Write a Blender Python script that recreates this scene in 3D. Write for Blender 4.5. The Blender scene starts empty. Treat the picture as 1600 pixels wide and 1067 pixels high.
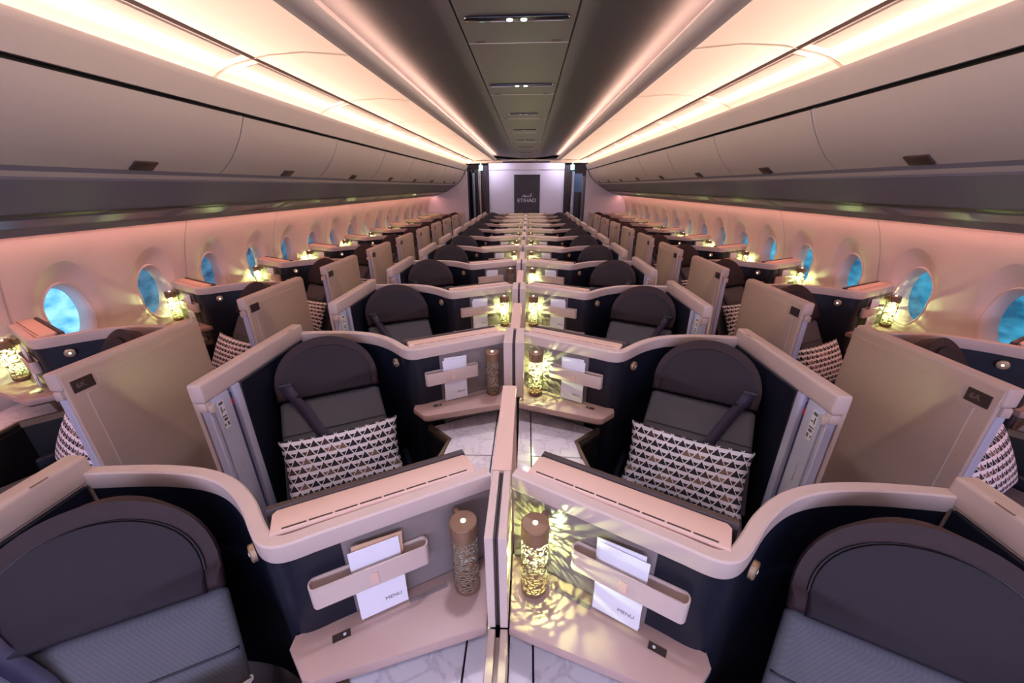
import bpy, bmesh, math, random
from mathutils import Vector, Matrix
random.seed(7)
scn = bpy.context.scene
COL = scn.collection
PI = math.pi

# ------------------------------------------------------------------ camera
F_PX, VPX, VPY, ROLL = 590.0, 825.8, 291.3, 0.0112      # focal length in px of the 1600x1067 frame
CAM = Vector((0.068, 0.0, 1.92))
d = Vector(((VPX - 800.0) / F_PX, -(VPY - 533.5) / F_PX, -1.0)).normalized()
up = Vector((math.sin(ROLL), math.cos(ROLL), 0.0))
zc = (up - d * up.dot(d)).normalized()
xc = d.cross(zc)
cam_data = bpy.data.cameras.new('camera')
cam_data.sensor_fit = 'HORIZONTAL'
cam_data.sensor_width = 36.0
cam_data.lens = F_PX / 1600.0 * 36.0
cam_data.clip_start = 0.05
cam = bpy.data.objects.new('camera', cam_data)
COL.objects.link(cam)
rot = Matrix((xc, d, zc))            # rows: world axes in camera space
cam.matrix_world = Matrix.Translation(CAM) @ rot.to_4x4()
scn.camera = cam

# ------------------------------------------------------------------ world, light, exposure
scn.view_settings.view_transform = 'Standard'
scn.view_settings.look = 'None'
scn.view_settings.gamma = 1.0
scn.view_settings.use_curve_mapping = False
scn.view_settings.exposure = 0.60
world = bpy.data.worlds.new('world')
scn.world = world
world.use_nodes = True
bg = world.node_tree.nodes['Background']
bg.inputs[0].default_value = (0.42, 0.40, 0.74, 1)
bg.inputs[1].default_value = 0.34
try:
    scn.cycles.use_denoising = True
    scn.cycles.max_bounces = 10
    scn.cycles.diffuse_bounces = 6
    scn.cycles.sample_clamp_indirect = 4.0
    scn.cycles.use_light_tree = True
except Exception:
    pass

COVE = (1.0, 0.60, 0.46)
COVE_E, LIP_E, SIDE_E = 3.5, 30.0, 12.0
Y0, YEND = -1.40, 12.30

def area(name, loc, size, rot_e, energy, color):
    l = bpy.data.lights.new(name, 'AREA')
    l.shape = 'RECTANGLE'; l.size, l.size_y = size
    l.energy = energy; l.color = color
    o = bpy.data.objects.new(name, l); COL.objects.link(o)
    o.location = loc; o.rotation_euler = rot_e
    return o
# added lavender fill without fittings: behind the camera and beyond the last row
area('fill_light_front', (0, -2.6, 1.9), (4.4, 0.6), (math.radians(74), 0, 0), 78, (0.60, 0.62, 1.0))
for _s in (-1, 1): area('fill_light_aft', (_s * 1.1, 12.46, 2.60), (0.7, 0.05), (math.radians(48), 0, 0), 5.0, (0.84, 0.76, 1.0))
# lensed LED runs behind the bin tops, aimed across the pale ceiling panels
for _s in (-1, 1):
    _o = area('cove_light', (_s * 1.80, (Y0 + YEND) / 2, 2.515), (0.03, YEND - Y0), (0, 0, 0), 78, (1.0, 0.67, 0.55))
    _o.rotation_euler = Matrix(((0.14 * _s, 0, 0.99 * _s), (0, _s, 0), (-0.99, 0, 0.14))).to_euler() if False else (0, _s * math.radians(100), 0)
    _o.data.spread = math.radians(80)

# ------------------------------------------------------------------ materials
def mat(name, color, rough=0.5, metal=0.0, coat=0.0, noise=0.0, nscale=40.0, bump=0.0, bscale=300.0, spec=0.5, emit=None, estr=0.0, sheen=0.0):
    m = bpy.data.materials.new(name); m.use_nodes = True
    nt = m.node_tree; p = nt.nodes['Principled BSDF']
    p.inputs['Base Color'].default_value = (*color, 1)
    p.inputs['Roughness'].default_value = rough
    p.inputs['Metallic'].default_value = metal
    p.inputs['Coat Weight'].default_value = coat
    p.inputs['Coat Roughness'].default_value = 0.12
    p.inputs['Specular IOR Level'].default_value = spec
    p.inputs['Sheen Weight'].default_value = sheen
    if emit:
        p.inputs['Emission Color'].default_value = (*emit, 1)
        p.inputs['Emission Strength'].default_value = estr
    if noise or bump:
        tc = nt.nodes.new('ShaderNodeTexCoord')
    if noise:
        n = nt.nodes.new('ShaderNodeTexNoise'); n.inputs['Scale'].default_value = nscale; n.inputs['Detail'].default_value = 4
        nt.links.new(tc.outputs['Object'], n.inputs['Vector'])
        r = nt.nodes.new('ShaderNodeMix'); r.data_type = 'RGBA'
        r.inputs[6].default_value = (*[c * (1 - noise) for c in color], 1)
        r.inputs[7].default_value = (*[min(1, c * (1 + noise)) for c in color], 1)
        nt.links.new(n.outputs['Fac'], r.inputs[0]); nt.links.new(r.outputs[2], p.inputs['Base Color'])
    if bump:
        n2 = nt.nodes.new('ShaderNodeTexNoise'); n2.inputs['Scale'].default_value = bscale; n2.inputs['Detail'].default_value = 2
        nt.links.new(tc.outputs['Object'], n2.inputs['Vector'])
        b = nt.nodes.new('ShaderNodeBump'); b.inputs['Strength'].default_value = bump; b.inputs['Distance'].default_value = 0.002
        nt.links.new(n2.outputs['Fac'], b.inputs['Height']); nt.links.new(b.outputs[0], p.inputs['Normal'])
    return m

M = {}
M['cream'] = mat('cream_plastic', (0.60, 0.47, 0.40), 0.42, noise=0.03)
M['cream_top'] = mat('cream_cover', (0.70, 0.48, 0.37), 0.45, noise=0.03)
M['champagne'] = mat('champagne_panel', (0.56, 0.44, 0.36), 0.38, metal=0.15, noise=0.05)
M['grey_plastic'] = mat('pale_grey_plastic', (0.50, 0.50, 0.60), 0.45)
M['taupe'] = mat('taupe_panel', (0.22, 0.18, 0.165), 0.34, noise=0.05, coat=0.2)
M['shelf'] = mat('glossy_shelf', (0.42, 0.29, 0.25), 0.42, coat=0.0, noise=0.03)
M['navy'] = mat('navy_leather', (0.007, 0.0085, 0.017), 0.42, bump=0.15, bscale=500, spec=0.35)
M['black'] = mat('black_plastic', (0.008, 0.007, 0.008), 0.5)
M['brown'] = mat('dark_brown_plastic', (0.045, 0.03, 0.028), 0.45)
M['aubergine'] = mat('aubergine_leather', (0.032, 0.017, 0.018), 0.6, bump=0.25, bscale=420, noise=0.15, spec=0.25)
M['pad'] = mat('dark_violet_leather', (0.018, 0.012, 0.016), 0.62, bump=0.25, bscale=420, noise=0.15, spec=0.25)
M['bronze'] = mat('bronze_trim', (0.30, 0.22, 0.15), 0.35, metal=0.6)
M['gold'] = mat('gold_disc', (0.50, 0.36, 0.22), 0.35, metal=0.7)
M['lampmetal'] = mat('bronze_lamp_metal', (0.27, 0.165, 0.10), 0.38, metal=0.55)
M['lampin'] = mat('lamp_inner_face', (0.80, 0.78, 0.62), 0.5)
M['paper'] = mat('white_paper', (0.80, 0.78, 0.80), 0.6)
M['orange_lit'] = mat('orange_lit_paper', (0.60, 0.37, 0.22), 0.7)  # orange light on the back page, put into its colour
M['ink'] = mat('grey_ink', (0.10, 0.10, 0.11), 0.6)
M['silver'] = mat('silver_letter', (0.62, 0.56, 0.56), 0.35, metal=0.4)
M['red'] = mat('red_tab', (0.55, 0.02, 0.03), 0.4)
M['belt'] = mat('purple_webbing', (0.022, 0.018, 0.045), 0.6, bump=0.3, bscale=700)
M['wall'] = mat('cabin_wall', (0.66, 0.56, 0.52), 0.5, noise=0.02)
M['bin'] = mat('bin_plastic', (0.41, 0.385, 0.375), 0.5, noise=0.03)
M['lightpanel'] = mat('ceiling_light_panel', (0.78, 0.70, 0.60), 0.5)
M['ceil'] = mat('grey_ceiling', (0.095, 0.092, 0.102), 0.55, noise=0.03)
M['grille'] = mat('air_grille', (0.42, 0.33, 0.28), 0.6)
M['psu'] = mat('service_panel_grey', (0.17, 0.175, 0.225), 0.65, spec=0.2)
M['psu_blue'] = mat('service_panel_blue', (0.06, 0.065, 0.14), 0.3)
M['carpet'] = mat('dark_carpet', (0.035, 0.028, 0.03), 0.9, noise=0.4, nscale=200)
M['partition'] = mat('partition_panel', (0.74, 0.71, 0.80), 0.5, noise=0.02)
M['charcoal'] = mat('charcoal_panel', (0.035, 0.032, 0.038), 0.5)
M['curtain'] = mat('maroon_curtain', (0.035, 0.014, 0.018), 0.9, sheen=0.2)
M['curtain_cream'] = mat('cream_curtain', (0.45, 0.40, 0.36), 0.9)
M['curtain_blue'] = mat('blue_grey_curtain', (0.25, 0.32, 0.42), 0.9)
M['galley'] = mat('galley_panel', (0.35, 0.22, 0.18), 0.5)
M['door_lit_blue'] = mat('door_lining', (0.30, 0.42, 0.62), 0.5)  # blue light in the doorway, put into the lining colour
M['led'] = mat('cove_led', (1, 1, 1), 0.5, emit=COVE, estr=COVE_E)
M['led_lip'] = mat('lip_led', (1, 1, 1), 0.5, emit=(1.0, 0.58, 0.44), estr=LIP_E)
M['led_side'] = mat('side_led', (1, 1, 1), 0.5, emit=(1.0, 0.42, 0.34), estr=SIDE_E)
M['dot'] = mat('white_led_dot', (1, 1, 1), 0.5, emit=(1.0, 0.95, 0.82), estr=6.0)
M['dot_off'] = mat('pale_lens', (0.75, 0.75, 0.72), 0.1)
M['bulb'] = mat('bulb_glow', (1, 1, 1), 0.5, emit=(0.92, 1.0, 0.50), estr=30.0)
M['bulb_off'] = mat('bulb_dark', (0.03, 0.02, 0.02), 0.5)
M['teal'] = mat('teal_sign_glow', (0.2, 0.8, 0.8), 0.5, emit=(0.25, 0.95, 0.95), estr=2.5)
M['mirror'] = mat('dark_glass', (0.01, 0.01, 0.012), 0.08)

def seat_grey():
    m = mat('grey_seat_fabric', (0.075, 0.075, 0.085), 0.75)
    nt = m.node_tree; p = nt.nodes['Principled BSDF']
    tc = nt.nodes.new('ShaderNodeTexCoord')
    ck = nt.nodes.new('ShaderNodeTexChecker'); ck.inputs['Scale'].default_value = 420
    ck.inputs[1].default_value = (0.100, 0.100, 0.116, 1); ck.inputs[2].default_value = (0.070, 0.070, 0.082, 1)
    nt.links.new(tc.outputs['Object'], ck.inputs['Vector']); nt.links.new(ck.outputs[0], p.inputs['Base Color'])
    return m
M['seatgrey'] = seat_grey()

def marble():
    m = mat('white_marble', (0.7, 0.65, 0.66), 0.14, coat=1.0)
    nt = m.node_tree; p = nt.nodes['Principled BSDF']
    tc = nt.nodes.new('ShaderNodeTexCoord')
    n = nt.nodes.new('ShaderNodeTexNoise'); n.inputs['Scale'].default_value = 5; n.inputs['Detail'].default_value = 8; n.inputs['Distortion'].default_value = 1.6
    r = nt.nodes.new('ShaderNodeValToRGB')
    for pos, c in ((0.0, (0.90, 0.84, 0.86)), (0.47, (0.90, 0.84, 0.86)), (0.50, (0.74, 0.66, 0.70)), (0.53, (0.90, 0.84, 0.86))):
        if pos == 0.0: e = r.color_ramp.elements[0]
        else: e = r.color_ramp.elements.new(pos)
        e.position = pos; e.color = (*c, 1)
    r.color_ramp.elements[-1].color = (0.90, 0.84, 0.86, 1)
    nt.links.new(tc.outputs['Object'], n.inputs['Vector']); nt.links.new(n.outputs['Fac'], r.inputs[0]); nt.links.new(r.outputs[0], p.inputs['Base Color'])
    return m
M['marble'] = marble()

def pane_mat(name, base, bright, off):
    m = mat(name, (0.01, 0.02, 0.03), 0.08)
    nt = m.node_tree; p = nt.nodes['Principled BSDF']
    tc = nt.nodes.new('ShaderNodeTexCoord')
    mp = nt.nodes.new('ShaderNodeMapping'); mp.inputs['Location'].default_value = off; mp.inputs['Scale'].default_value = (1, 1, 2.2)
    n = nt.nodes.new('ShaderNodeTexNoise'); n.inputs['Scale'].default_value = 4.5; n.inputs['Detail'].default_value = 5
    r = nt.nodes.new('ShaderNodeValToRGB')
    r.color_ramp.elements[0].position = 0.35; r.color_ramp.elements[0].color = (*base, 1)
    r.color_ramp.elements[1].position = 0.72; r.color_ramp.elements[1].color = (*bright, 1)
    nt.links.new(tc.outputs['Object'], mp.inputs[0]); nt.links.new(mp.outputs[0], n.inputs['Vector'])
    nt.links.new(n.outputs['Fac'], r.inputs[0]); nt.links.new(r.outputs[0], p.inputs['Emission Color'])
    p.inputs['Emission Strength'].default_value = 1.3
    return m
M['pane_bright'] = pane_mat('window_bright_sky', (0.02, 0.22, 0.55), (0.35, 0.72, 0.95), (0.3, 0, 0.1))
M['pane_dark'] = pane_mat('window_dimmed_sky', (0.006, 0.035, 0.08), (0.06, 0.17, 0.28), (1.3, 2, 0.4))
M['pane_teal'] = pane_mat('window_teal_sky', (0.006, 0.055, 0.11), (0.04, 0.27, 0.42), (2.3, 1, 0.7))

def pillow_mat():
    m = mat('triangle_pattern_fabric', (0.7, 0.7, 0.7), 0.8)
    nt = m.node_tree; p = nt.nodes['Principled BSDF']; L = nt.links.new
    uv = nt.nodes.new('ShaderNodeUVMap')
    s = nt.nodes.new('ShaderNodeSeparateXYZ'); L(uv.outputs[0], s.inputs[0])
    def mth(op, a, b=None, c=None):
        n = nt.nodes.new('ShaderNodeMath'); n.operation = op
        for i, v in enumerate((a, b, c)):
            if v is None: continue
            if isinstance(v, (int, float)): n.inputs[i].default_value = v
            else: L(v, n.inputs[i])
        return n.outputs[0]
    v = mth('MULTIPLY', s.outputs[1], 9.0)
    u0 = mth('MULTIPLY', s.outputs[0], 11.0)
    a = mth('SUBTRACT', u0, mth('MULTIPLY', v, 0.5))
    fa, fb = mth('FRACT', a), mth('FRACT', v)
    ia, ib = mth('FLOOR', a), mth('FLOOR', v)
    tri = mth('LESS_THAN', mth('ADD', fa, fb), 1.0)
    cmb = nt.nodes.new('ShaderNodeCombineXYZ'); L(ia, cmb.inputs[0]); L(ib, cmb.inputs[1])
    wn = nt.nodes.new('ShaderNodeTexWhiteNoise'); wn.noise_dimensions = '2D'; L(cmb.outputs[0], wn.inputs['Vector'])
    r = nt.nodes.new('ShaderNodeValToRGB'); r.color_ramp.interpolation = 'CONSTANT'
    r.color_ramp.elements[0].color = (0.012, 0.011, 0.016, 1)
    r.color_ramp.elements[1].position = 0.6; r.color_ramp.elements[1].color = (0.06, 0.035, 0.03, 1)
    e = r.color_ramp.elements.new(0.85); e.color = (0.20, 0.13, 0.10, 1)
    L(wn.outputs['Value'], r.inputs[0])
    # up triangles dark, down triangles pale with a small dark kite, white lines between
    dark_a = mth('MULTIPLY', mth('MULTIPLY', mth('GREATER_THAN', fa, 0.06), mth('GREATER_THAN', fb, 0.09)), mth('LESS_THAN', mth('ADD', fa, fb), 0.98))
    dark_b = mth('MULTIPLY', mth('MULTIPLY', mth('LESS_THAN', fa, 0.95), mth('LESS_THAN', fb, 0.62)), mth('GREATER_THAN', mth('ADD', fa, fb), 1.06))
    w = mth('SUBTRACT', 1.0, mth('MAXIMUM', dark_a, dark_b))
    mx = nt.nodes.new('ShaderNodeMix'); mx.data_type = 'RGBA'
    L(w, mx.inputs[0]); L(r.outputs[0], mx.inputs[6]); mx.inputs[7].default_value = (0.88, 0.87, 0.92, 1)
    L(mx.outputs[2], p.inputs['Base Color'])
    return m
M['pillow'] = pillow_mat()

# ------------------------------------------------------------------ mesh helpers
class MB:
    """collects geometry for ONE mesh"""
    def __init__(self): self.bm = bmesh.new()
    def box(self, x0, x1, y0, y1, z0, z1, bevel=0.0, seg=2, T=None):
        g = bmesh.new()
        vs = [g.verts.new(((x0, x1)[i & 1], (y0, y1)[i >> 1 & 1], (z0, z1)[i >> 2])) for i in range(8)]
        for f in ((0, 2, 3, 1), (4, 5, 7, 6), (0, 1, 5, 4), (2, 6, 7, 3), (0, 4, 6, 2), (1, 3, 7, 5)): g.faces.new([vs[i] for i in f])
        if bevel: bmesh.ops.bevel(g, geom=g.edges[:], offset=bevel, segments=seg, profile=0.5, affect='EDGES')
        self._add(g, T)
    def prism(self, pts, z0, z1, bevel=0.0, seg=2, T=None):
        """extrude a plan polygon"""
        g = bmesh.new()
        lo = [g.verts.new((x, y, z0)) for x, y in pts]; hi = [g.verts.new((x, y, z1)) for x, y in pts]
        n = len(pts)
        g.faces.new(lo[::-1]); top = g.faces.new(hi)
        for i in range(n): g.faces.new((lo[i], lo[(i + 1) % n], hi[(i + 1) % n], hi[i]))
        if bevel:
            es = [e for e in g.edges if len(e.link_faces) == 2 and (any(len(f.verts) == n and n > 4 or f is top for f in e.link_faces) or e.calc_face_angle(0) > 0.5)]
            bmesh.ops.bevel(g, geom=es, offset=bevel, segments=seg, profile=0.5, affect='EDGES')
        self._add(g, T)
    def sweep(self, path, prof, caps=True, T=None, closed=False):
        """prof: (offset to the left of the path, z) points, swept along a plan path"""
        g = bmesh.new(); n = len(path); rings = []
        for i, (x, y) in enumerate(path):
            def dirv(a, b):
                v = Vector((b[0] - a[0], b[1] - a[1])); return v.normalized()
            if closed: d0, d1 = dirv(path[i - 1], path[i]), dirv(path[i], path[(i + 1) % n])
            else:
                d0 = dirv(path[i - 1], path[i]) if i else dirv(path[0], path[1])
                d1 = dirv(path[i], path[i + 1]) if i < n - 1 else d0
            t = (d0 + d1).normalized(); nn = Vector((-t.y, t.x)); k = 1.0 / max(0.5, t.dot(d1))
            rings.append([g.verts.new((x + nn.x * o * k, y + nn.y * o * k, z)) for o, z in prof])
        m = len(prof)
        for i in range(n if closed else n - 1):
            A, B = rings[i], rings[(i + 1) % n]
            for j in range(m): g.faces.new((A[j], A[(j + 1) % m], B[(j + 1) % m], B[j]))
        if caps and not closed: g.faces.new(rings[0][::-1]); g.faces.new(rings[-1])
        self._add(g, T)
    def lathe(self, prof, n=24, T=None):
        g = bmesh.new()
        rings = [[g.verts.new((r * math.cos(2 * PI * i / n), r * math.sin(2 * PI * i / n), z)) for i in range(n)] for r, z in prof]
        for A, B in zip(rings, rings[1:]):
            for i in range(n): g.faces.new((A[i], A[(i + 1) % n], B[(i + 1) % n], B[i]))
        g.faces.new(rings[0][::-1]); g.faces.new(rings[-1])
        self._add(g, T)
    def grid(self, rows, T=None):
        g = bmesh.new(); vv = [[g.verts.new(p) for p in r] for r in rows]
        for A, B in zip(vv, vv[1:]):
            for i in range(len(A) - 1): g.faces.new((A[i], A[i + 1], B[i + 1], B[i]))
        self._add(g, T)
    def _add(self, g, T):
        if T is not None: bmesh.ops.transform(g, matrix=T, verts=g.verts[:])
        me = bpy.data.meshes.new('tmp'); bmesh.ops.recalc_face_normals(g, faces=g.faces[:]); g.to_mesh(me); g.free()
        self.bm.from_mesh(me); bpy.data.meshes.remove(me)
    def build(self, name, material, parent=None, angle=38, shift=None):
        me = bpy.data.meshes.new(name)
        if shift is not None: bmesh.ops.translate(self.bm, vec=shift, verts=self.bm.verts[:])
        self.bm.to_mesh(me); self.bm.free()
        for m in (material if isinstance(material, (list, tuple)) else [material]): me.materials.append(m)
        for p in me.polygons: p.use_smooth = True
        me.set_sharp_from_angle(angle=math.radians(angle))
        o = bpy.data.objects.new(name, me); COL.objects.link(o)
        if parent is not None: o.parent = parent
        return o

def tag(o, label=None, cat=None, group=None, kind=None):
    if label: o['label'] = label
    if cat: o['category'] = cat
    if group: o['group'] = group
    if kind: o['kind'] = kind
    return o
def empty(name, loc=(0, 0, 0)):
    o = bpy.data.objects.new(name, None); COL.objects.link(o); o.location = loc; o.empty_display_size = 0.1
    return o
KIDS = {}
def kids(o): return [c for c in o.children]
def copy_tree(o, parent=None):
    c = o.copy(); COL.objects.link(c)
    if parent is not None: c.parent = parent
    for ch in o.children: copy_tree(ch, c)
    return c
def structure(name, mb, m, angle=38):
    return tag(mb.build(name, m, angle=angle), kind='structure')
def text_mesh(name, s, size, m, parent, matrix, extrude=0.0004, align='CENTER', sx=1.0):
    cu = bpy.data.curves.new(name, 'FONT'); cu.body = s; cu.size = size; cu.extrude = extrude; cu.align_x = align; cu.align_y = 'CENTER'
    o = bpy.data.objects.new(name, cu); COL.objects.link(o)
    dg = bpy.context.evaluated_depsgraph_get(); dg.update()
    me = bpy.data.meshes.new_from_object(o.evaluated_get(dg)); bpy.data.objects.remove(o)
    me.name = name; me.materials.clear(); me.materials.append(m)
    o = bpy.data.objects.new(name, me); COL.objects.link(o)
    if parent is not None: o.parent = parent
    o.matrix_local = matrix @ Matrix.Diagonal((sx, 1, 1, 1))
    return o

# ------------------------------------------------------------------ room shell
def both(fn):
    for s, nm in ((-1, 'starboard'), (1, 'port')): fn(s, nm)
def strip(mb, s, pts, y0, y1, n=1):
    """a profile (X, Z) run along the cabin"""
    for k in range(n):
        a, b = y0 + (y1 - y0) * k / n, y0 + (y1 - y0) * (k + 1) / n
        mb.grid([[(s * x, a, z) for x, z in pts], [(s * x, b, z) for x, z in pts]])

fl = MB(); fl.box(-3.2, 3.2, -2.5, 16.2, -0.06, 0.0); structure('floor', fl, M['carpet'])

# ceiling: centre strip, grey side panels, light panels, coves
c = MB()
for s in (-1, 1): strip(c, s, [(0.305, 2.705), (0.60, 2.722), (0.80, 2.752), (0.96, 2.765), (0.985, 2.745), (0.985, 2.63)], Y0 - 1.0, 13.3)
structure('ceiling', c, M['ceil'])
c = MB(); c.box(-0.292, 0.292, Y0 - 1.0, 13.3, 2.695, 2.73); structure('ceiling_center', c, M['ceil'])
c = MB(); c.box(-0.32, 0.32, Y0 - 1.0, 13.3, 2.735, 2.76); structure('trim_1', c, M['black'])
ti = 2
PANEL_SEAMS = [2.62 + 1.25 * k for k in range(-4, 9)]
for s in (-1, 1):
    c = MB(); strip(c, s, [(0.99, 2.632), (1.02, 2.636), (1.25, 2.650), (1.45, 2.640), (1.545, 2.627), (1.55, 2.66)], Y0 - 1.0, YEND + 0.1)
    structure('ceiling_light_panel', c, M['lightpanel'])
    c = MB(); strip(c, s, [(1.562, 2.66), (1.562, 2.622), (1.60, 2.612), (1.66, 2.600), (1.73, 2.580), (1.79, 2.552), (1.85, 2.515), (1.89, 2.47), (1.90, 2.38)], Y0 - 1.0, YEND + 0.1)
    structure('ceiling_cove', c, M['lightpanel'])
    c = MB()                                            # lip between grey ceiling and light panel
    strip(c, s, [(0.945, 2.655), (0.885, 2.672), (0.872, 2.668), (0.875, 2.656), (0.90, 2.638), (0.94, 2.630), (0.982, 2.627), (0.982, 2.65)], Y0 - 1.0, YEND)
    structure('trim_%d' % ti, c, M['bin'], 60); ti += 1
    c = MB(); strip(c, s, [(1.543, 2.6265), (1.566, 2.6195), (1.566, 2.64)], Y0 - 1.0, YEND); structure('trim_%d' % ti, c, M['brown']); ti += 1
    c = MB()                                            # seams across the light panels
    for y in PANEL_SEAMS:
        if y < YEND:
            c.grid([[(s * x, y - 0.006, z) for x, z in [(0.99, 2.629), (1.25, 2.647), (1.45, 2.637), (1.55, 2.622)]], [(s * x, y + 0.006, z) for x, z in [(0.99, 2.629), (1.25, 2.647), (1.45, 2.637), (1.55, 2.622)]]])
            pp = [(1.565, 2.619), (1.66, 2.597), (1.73, 2.577), (1.79, 2.549), (1.85, 2.511)]
            c.grid([[(s * x, y - 0.010, z) for x, z in pp], [(s * x, y + 0.010, z) for x, z in pp]])
    structure('trim_%d' % ti, c, M['grille']); ti += 1
    for k, y in enumerate(PANEL_SEAMS):
        if y + 1.2 < YEND and y > -1.0:
            c = MB(); c.grid([[(s * 1.585, y + 0.07, 2.6135), (s * 1.665, y + 0.07, 2.596)], [(s * 1.585, y + 1.17, 2.6135), (s * 1.665, y + 1.17, 2.596)]])
            tag(c.build('ceiling_air_grille', M['grille']), 'slim pale air grille in the lit %s ceiling cove, panel %d' % ('starboard' if s < 0 else 'port', k), 'vent', 'air grilles in the %s ceiling cove' % ('starboard' if s < 0 else 'port'))
    # LED runs hidden behind the bins, the lip and the side valance
    for nm, pts, m in (('cove', [(1.815, 2.485), (1.835, 2.50)], 'led'), ('lip', [(0.915, 2.672), (0.935, 2.672)], 'led_lip'), ('side', [(2.80, 1.675), (2.835, 1.672)], 'led_side')):
        c = MB(); strip(c, s, pts, Y0, YEND - 0.05, 24); structure('trim_%d' % ti, c, M[m]); ti += 1

# overhead bins
BIN_P, BIN_Y = 1.335, 2.785
SIDE = {-1: 'starboard', 1: 'port'}
ORD = ['first', 'second', 'third', 'fourth', 'fifth', 'sixth', 'seventh', 'eighth', 'ninth', 'tenth', 'eleventh', 'twelfth']
for s in (-1, 1):
    c = MB(); strip(c, s, [(1.90, 2.40), (1.80, 2.47), (1.752, 2.505), (1.741, 2.508), (1.738, 2.498), (1.748, 2.47), (1.775, 2.42), (1.797, 2.372), (1.815, 2.372)], Y0 - 1, YEND)
    structure('trim_%d' % ti, c, M['bin'], 60); ti += 1
    c = MB(); strip(c, s, [(1.85, 2.42), (1.86, 2.35), (2.02, 2.12), (2.15, 2.02), (2.14, 1.97)], Y0 - 1, YEND)      # dark gap behind doors
    structure('trim_%d' % ti, c, M['black']); ti += 1
    c = MB(); strip(c, s, [(2.076, 2.012), (2.108, 1.988), (2.13, 1.968), (2.135, 1.958), (2.150, 1.950), (2.27, 1.875), (2.392, 1.802), (2.40, 1.83)], Y0 - 1, YEND)
    structure('trim_%d' % ti, c, M['psu'], 25); ti += 1
    c = MB(); strip(c, s, [(2.103, 1.9915), (2.128, 1.9695)], Y0 - 1, YEND); c.bm.verts.ensure_lookup_table()
    structure('trim_%d' % ti, c, M['bin']); ti += 1
    c = MB(); strip(c, s, [(2.392, 1.83), (2.392, 1.806), (2.412, 1.810), (2.416, 1.792), (2.46, 1.775), (2.56, 1.735), (2.65, 1.705), (2.755, 1.672), (2.762, 1.682), (2.74, 1.70)], Y0 - 1, YEND)
    structure('trim_%d' % ti, c, M['psu'], 30); ti += 1
    c = MB(); strip(c, s, [(2.384, 1.8035), (2.414, 1.7885), (2.414, 1.80)], Y0 - 1, YEND); structure('trim_%d' % ti, c, M['black']); ti += 1
    for k in range(-3, 8):
        a = BIN_Y + BIN_P * (k - 1); b = a + BIN_P
        if b > YEND + 0.4: continue
        b = min(b, YEND)
        r = empty('overhead_bin', (s * 1.93, (a + b) / 2, 2.2))
        n = k + 2
        tag(r, '%s overhead bin from the cabin front above the %s window suites' % (ORD[max(0, n - 0)] if n >= 0 else 'foremost', SIDE[s]), 'overhead bin', 'overhead bins along the %s side' % SIDE[s])
        prof = [(1.812, 2.352), (1.835, 2.30), (1.868, 2.235), (1.915, 2.165), (1.975, 2.09), (2.035, 2.040), (2.074, 2.012), (2.086, 2.022)]
        dm = MB(); g0, g1 = a + 0.005, b - 0.005
        inner = [(x + 0.02, z + 0.012) for x, z in prof]
        dm.grid([[(s * x, g0, z) for x, z in inner], [(s * x, g0, z) for x, z in prof], [(s * x, g1, z) for x, z in prof], [(s * x, g1, z) for x, z in inner]])
        dm.build('door', M['bin'], r, 30, shift=-Vector(r.location))
        ym = BIN_Y + BIN_P * (k - 1) + 0.765
        if ym + 0.1 < YEND:
            lm = MB(); q = [(2.022, 2.040), (2.074, 2.001)]
            nx, nz = -0.012, -0.014
            lm.box(-0.068, 0.068, -0.033, 0.033, -0.006, 0.006, 0.004, 2, T=Matrix.Translation((s * 2.038, ym - 0.02, 2.034)) @ Matrix.Rotation(s * math.radians(38), 4, 'Y') @ Matrix.Rotation(PI / 2, 4, 'Z'))
            lm.build('latch', M['brown'], r, shift=-Vector(r.location))
        # service panel under this bin, dark blue
        sp = MB(); a2, b2 = a + 0.06, b - 0.06
        sp.grid([[(s * 2.445, a2, 1.7775), (s * 2.56, a2, 1.731)], [(s * 2.445, b2, 1.7775), (s * 2.56, b2, 1.731)]])
        tag(sp.build('service_panel', M['psu_blue']), 'dark blue service strip under the %s %s overhead bin' % (ORD[max(0, n)], SIDE[s]), 'service panel', 'service strips under the %s bins' % SIDE[s])

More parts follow.
